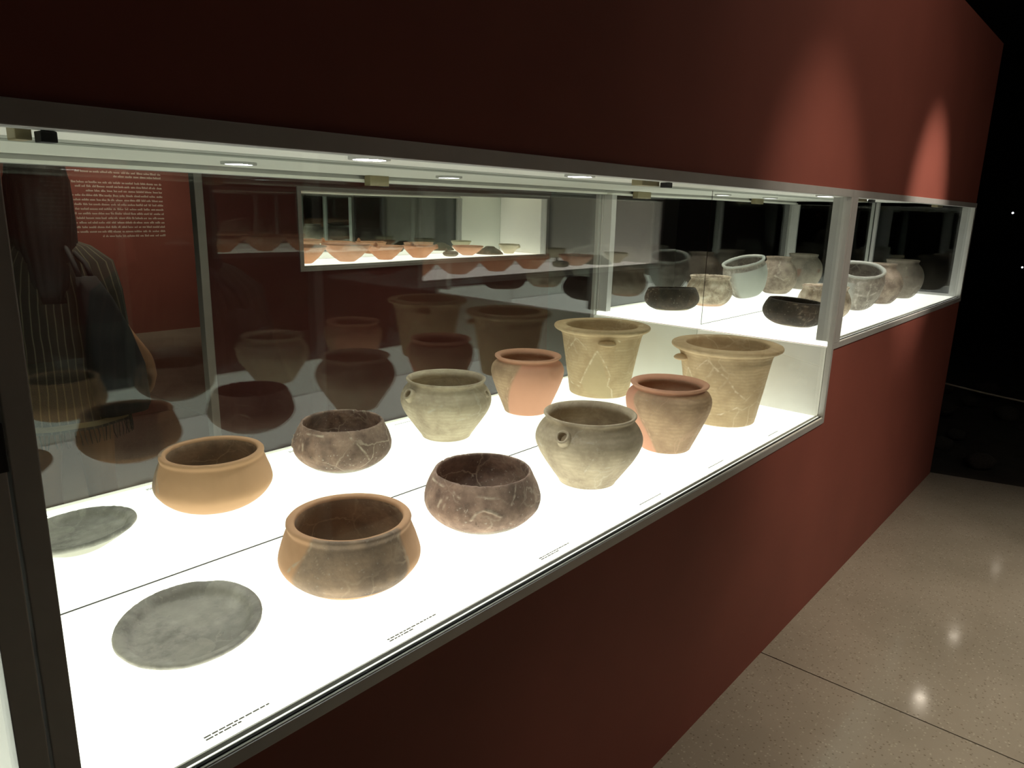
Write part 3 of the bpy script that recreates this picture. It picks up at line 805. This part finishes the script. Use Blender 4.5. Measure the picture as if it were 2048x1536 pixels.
# ================================================================== VISITOR (seen in the mirror)
M['skin'] = simple('brown_skin', (.34, .17, .09), .5, var=.08)
M['hair'] = simple('black_hair', (.012, .010, .009), .4, var=.3, scale=60, bump=.6)
M['bag'] = simple('black_canvas', (.010, .010, .012), .8, bump=.4, scale=60)
M['shoe'] = simple('dark_leather', (.03, .02, .015), .5)
def stripe_mat():
    m, nt, out = new_mat('dark_striped_weave')
    b = N(nt, 'BsdfPrincipled', Roughness=.9)
    tc = N(nt, 'TexCoord'); sp = N(nt, 'SeparateXYZ'); nt.links.new(tc.outputs['Object'], sp.inputs[0])
    at = N(nt, 'Math', operation='ARCTAN2'); nt.links.new(sp.outputs[0], at.inputs[0]); nt.links.new(sp.outputs[1], at.inputs[1])
    mu = N(nt, 'Math', operation='MULTIPLY'); mu.inputs[1].default_value = 40.0; nt.links.new(at.outputs[0], mu.inputs[0])
    nz = N(nt, 'TexNoise', Scale=6.0); nt.links.new(tc.outputs['Object'], nz.inputs['Vector'])
    ad = N(nt, 'Math', operation='ADD'); nt.links.new(mu.outputs[0], ad.inputs[0])
    nm = N(nt, 'Math', operation='MULTIPLY'); nm.inputs[1].default_value = 4.0; nt.links.new(nz.outputs['Fac'], nm.inputs[0]); nt.links.new(nm.outputs[0], ad.inputs[1])
    sn = N(nt, 'Math', operation='SINE'); nt.links.new(ad.outputs[0], sn.inputs[0])
    st = ramp(nt, sn.outputs[0], [(.80, 0.0), (.95, .8)])
    c = mixc(nt, st, (.030, .026, .020), (.17, .14, .09))
    z1 = N(nt, 'Math', operation='COMPARE'); z1.inputs[1].default_value = .765; z1.inputs[2].default_value = .010; nt.links.new(sp.outputs[2], z1.inputs[0])
    c = mixc(nt, z1.outputs[0], c, (.30, .24, .13))
    nt.links.new(c, b.inputs['Base Color']); nt.links.new(b.outputs[0], out.inputs[0])
    return m
M['stripe'] = stripe_mat()

PX, PY = .905, -1.13
def person():
    V = []; E_ = []; R_ = []
    def add(p, r, par=None):
        V.append(Vector(p)); R_.append(r)
        if par is not None: E_.append((par, len(V)-1))
        return len(V)-1
    pel = add((0, 0, .93), .125); sp = add((0, 0, 1.08), .115, pel); ch = add((0, .005, 1.25), .125, sp); nb = add((0, 0, 1.40), .070, ch)
    nk = add((0, .012, 1.47), .050, nb); hd = add((0, .025, 1.54), .055, nk)
    for s in (-1, 1):
        sh = add((s*.155, 0, 1.355), .058, ch if False else nb)
        el = add((s*.205, -.025, 1.10), .042, sh)
        if s < 0: wr = add((s*.300, .0, .965), .030, el); pm = add((s*.318, .015, .920), .033, wr); fd = Vector((0, .35, -.94))
        else: wr = add((s*.215, .03, .86), .028, el); pm = add((s*.215, .045, .80), .031, wr); fd = Vector((0, .12, -.99))
        side = Vector((0, 1, 0)) if abs(fd.y) < .2 else Vector((0, .94, .35))
        base = V[pm]
        for k, (off, ln) in enumerate(((-.027, .062), (-.009, .072), (.009, .070), (.026, .056))):
            a = add(base+fd*.035+side*off, .0105, pm)
            b = add(base+fd*(.035+ln*.55)+side*off*1.1+Vector((-s*.006, 0, 0)), .0095, a)
            add(base+fd*(.035+ln)+side*off*1.05+Vector((-s*.020, 0, 0)), .008, b)
        t = add(base+side*.036+fd*.006+Vector((-s*.010, 0, 0)), .0115, pm); add(base+side*.052+fd*.042+Vector((-s*.018, 0, 0)), .009, t)
        hp = add((s*.085, 0, .88), .095, pel); kn = add((s*.095, .015, .49), .058, hp); cf = add((s*.097, -.01, .33), .056, kn); an = add((s*.10, -.02, .10), .036, cf)
        add((s*.10, -.045, .045), .036, an) if False else None
        ft = add((s*.105, .06, .045), .036, an); add((s*.112, .155, .032), .028, ft)
    me = bpy.data.meshes.new('person'); me.from_pydata([tuple(v) for v in V], E_, []); me.update()
    o = bpy.data.objects.new('person_rig', me); COL.objects.link(o)
    bpy.context.view_layer.objects.active = o
    md = o.modifiers.new('skin', 'SKIN')
    sk = me.skin_vertices[0].data
    for i, r in enumerate(R_): sk[i].radius = (r, r)
    sk[0].use_root = True
    sb = o.modifiers.new('sub', 'SUBSURF'); sb.levels = 2; sb.render_levels = 2
    dg = bpy.context.evaluated_depsgraph_get()
    body = bpy.data.meshes.new_from_object(o.evaluated_get(dg))
    bpy.data.objects.remove(o, do_unlink=True)
    bm = bmesh.new(); bm.from_mesh(body)
    # head with a face, facing local +y
    hb = bmesh.new(); bmesh.ops.create_uvsphere(hb, u_segments=40, v_segments=32, radius=1.0)
    for v in hb.verts:
        c = v.co.copy(); x, y, z = c
        p = Vector((x*.076, y*.097, z*.118))
        if z < 0: p.x *= 1+.22*z; p.y += .012*(-z) if y > 0 else .02*(-z)*1.2
        nose = math.exp(-((x/.16)**2))*math.exp(-(((z+.14)/.20)**2))*(1 if y > 0 else 0)
        p.y += .022*nose*(1 if z < .1 else .4)
        for sx in (-1, 1):
            p.y -= .010*math.exp(-(((x-sx*.40)/.17)**2+((z-.05)/.11)**2))*(1 if y > 0 else 0)
            p.x += sx*.016*math.exp(-(((y-.02)/.14)**2+((z+.02)/.22)**2))*(1 if x*sx > .8 else 0)
        p.y += .006*math.exp(-((x/.30)**2+((z+.50)/.07)**2))*(1 if y > 0 else 0) - .005*math.exp(-((x/.30)**2+((z+.43)/.03)**2))*(1 if y > 0 else 0)
        v.co = p+Vector((0, .028, 1.605))
    tmp = bpy.data.meshes.new('tmp'); hb.to_mesh(tmp); hb.free(); bm.from_mesh(tmp); bpy.data.meshes.remove(tmp)
    for f in bm.faces: f.smooth = True
    root = obj('person', bm, M['skin'], smooth=True)
    # dark striped tunic
    def loft(secs, seg=64, fold=0.0):
        b = bmesh.new(); rings = []
        for (z, rx, ry, cx, cy) in secs:
            rings.append([b.verts.new((cx+rx*math.cos(2*PI*k/seg)*(1+fold*max(0, 1.25-z)*math.sin(9*2*PI*k/seg)), cy+ry*math.sin(2*PI*k/seg)*(1+fold*max(0, 1.25-z)*math.sin(9*2*PI*k/seg+1)), z)) for k in range(seg)])
        for a, c in zip(rings, rings[1:]):
            for k in range(seg): b.faces.new((a[k], a[(k+1) % seg], c[(k+1) % seg], c[k]))
        return b
    tb = loft([(1.475, .060, .060, 0, .008), (1.44, .085, .075, 0, .004), (1.415, .150, .090, 0, 0), (1.36, .218, .115, 0, -.003), (1.25, .240, .140, 0, -.005), (1.10, .250, .148, 0, -.006),
               (.98, .215, .150, .012, -.004), (.88, .215, .158, .012, 0), (.745, .235, .172, .010, 0)], fold=.05)
    tu = obj('tunic', tb, M['stripe'], root, True)
    fb = bmesh.new()
    for k in range(90):
        a = 2*PI*k/90; x, y = .010+.234*math.cos(a), .171*math.sin(a)
        addtube(fb, [(x, y, .748), (x*1.01+random.uniform(-.004, .004), y*1.01, .715), (x*1.01+random.uniform(-.008, .008), y*1.02, .690)], [.0022, .002, .0014], 5)
    obj('fringe', fb, M['stripe'], tu)
    # long black hair
    hb = bmesh.new(); seg = 40; rings = []
    for (z, rx, ry, cy, open_) in ((1.735, .03, .035, .0, 0), (1.728, .062, .075, .002, 0), (1.70, .083, .102, .005, .15), (1.65, .093, .112, .0, .62), (1.58, .096, .105, -.010, .95), (1.50, .098, .085, -.022, 1.1),
                             (1.40, .092, .075, -.055, 1.25), (1.30, .080, .060, -.095, 1.4), (1.22, .055, .040, -.125, 1.4)):
        ring = []
        for k in range(seg+1):
            a = PI/2+open_+(2*PI-2*open_)*k/seg
            wv = 1+.03*math.sin(k*1.9+z*8)
            ring.append(hb.verts.new((rx*wv*math.cos(a), cy+.02+ry*wv*math.sin(a), z)))
        rings.append(ring)
    for a, c in zip(rings, rings[1:]):
        for k in range(seg): hb.faces.new((a[k], a[k+1], c[k+1], c[k]))
    hb.faces.new(rings[0])
    ho = obj('hair', hb, M['hair'], root, True)
    so = ho.modifiers.new('thick', 'SOLIDIFY'); so.thickness = .010; so.offset = 1
    for s in (-1, 1):
        b = bmesh.new(); bmesh.ops.create_uvsphere(b, u_segments=24, v_segments=16, radius=1)
        for v in b.verts:
            v.co = Vector((s*.106+v.co.x*(.045 if v.co.y < 0 else .050), .055+v.co.y*.135, max(0.0, .046+v.co.z*.05*(1-.35*max(0, v.co.y)))))
        obj('shoe', b, M['shoe'], root, True)
    root.location = (PX, PY, 0); root.rotation_euler = (0, 0, PI+.25)
    tag(root, 'visitor in dark striped tunic with long black hair, standing in the aisle', 'person')
    return root
per = person()
# black shoulder bag hanging at the visitor's side
bm = bmesh.new()
secs = [(.80, .085, .045, .02), (.83, .098, .052, .02), (.98, .098, .052, .012), (1.12, .080, .045, -.012), (1.24, .055, .034, -.04), (1.32, .032, .022, -.065)]
rings = []
for z, rx, ry, cx in secs:
    rings.append([bm.verts.new((cx+rx*math.copysign(abs(math.cos(a))**.6, math.cos(a)), ry*math.copysign(abs(math.sin(a))**.6, math.sin(a)), z)) for a in (2*PI*k/32 for k in range(32))])
for a, c in zip(rings, rings[1:]):
    for k in range(32): bm.faces.new((a[k], a[(k+1) % 32], c[(k+1) % 32], c[k]))
bm.faces.new(rings[0][::-1]); bm.faces.new(rings[-1])
bag = obj('shoulder_bag', bm, M['bag'], smooth=True)
tag(bag, 'black canvas shoulder bag hanging behind the visitor', 'bag')
bag.location = (1.020, -.915, 0); bag.rotation_euler = (0, 0, -.15)
bm = bmesh.new()
addtube(bm, [(-.085, 0, 1.31), (-.085, -.03, 1.36), (-.07, -.10, 1.41), (-.05, -.20, 1.435), (-.03, -.16, 1.41), (-.04, -.04, 1.36), (-.045, 0, 1.31)], .009, 8)
st = obj('strap', bm, M['bag'], smooth=True); st.parent = bag
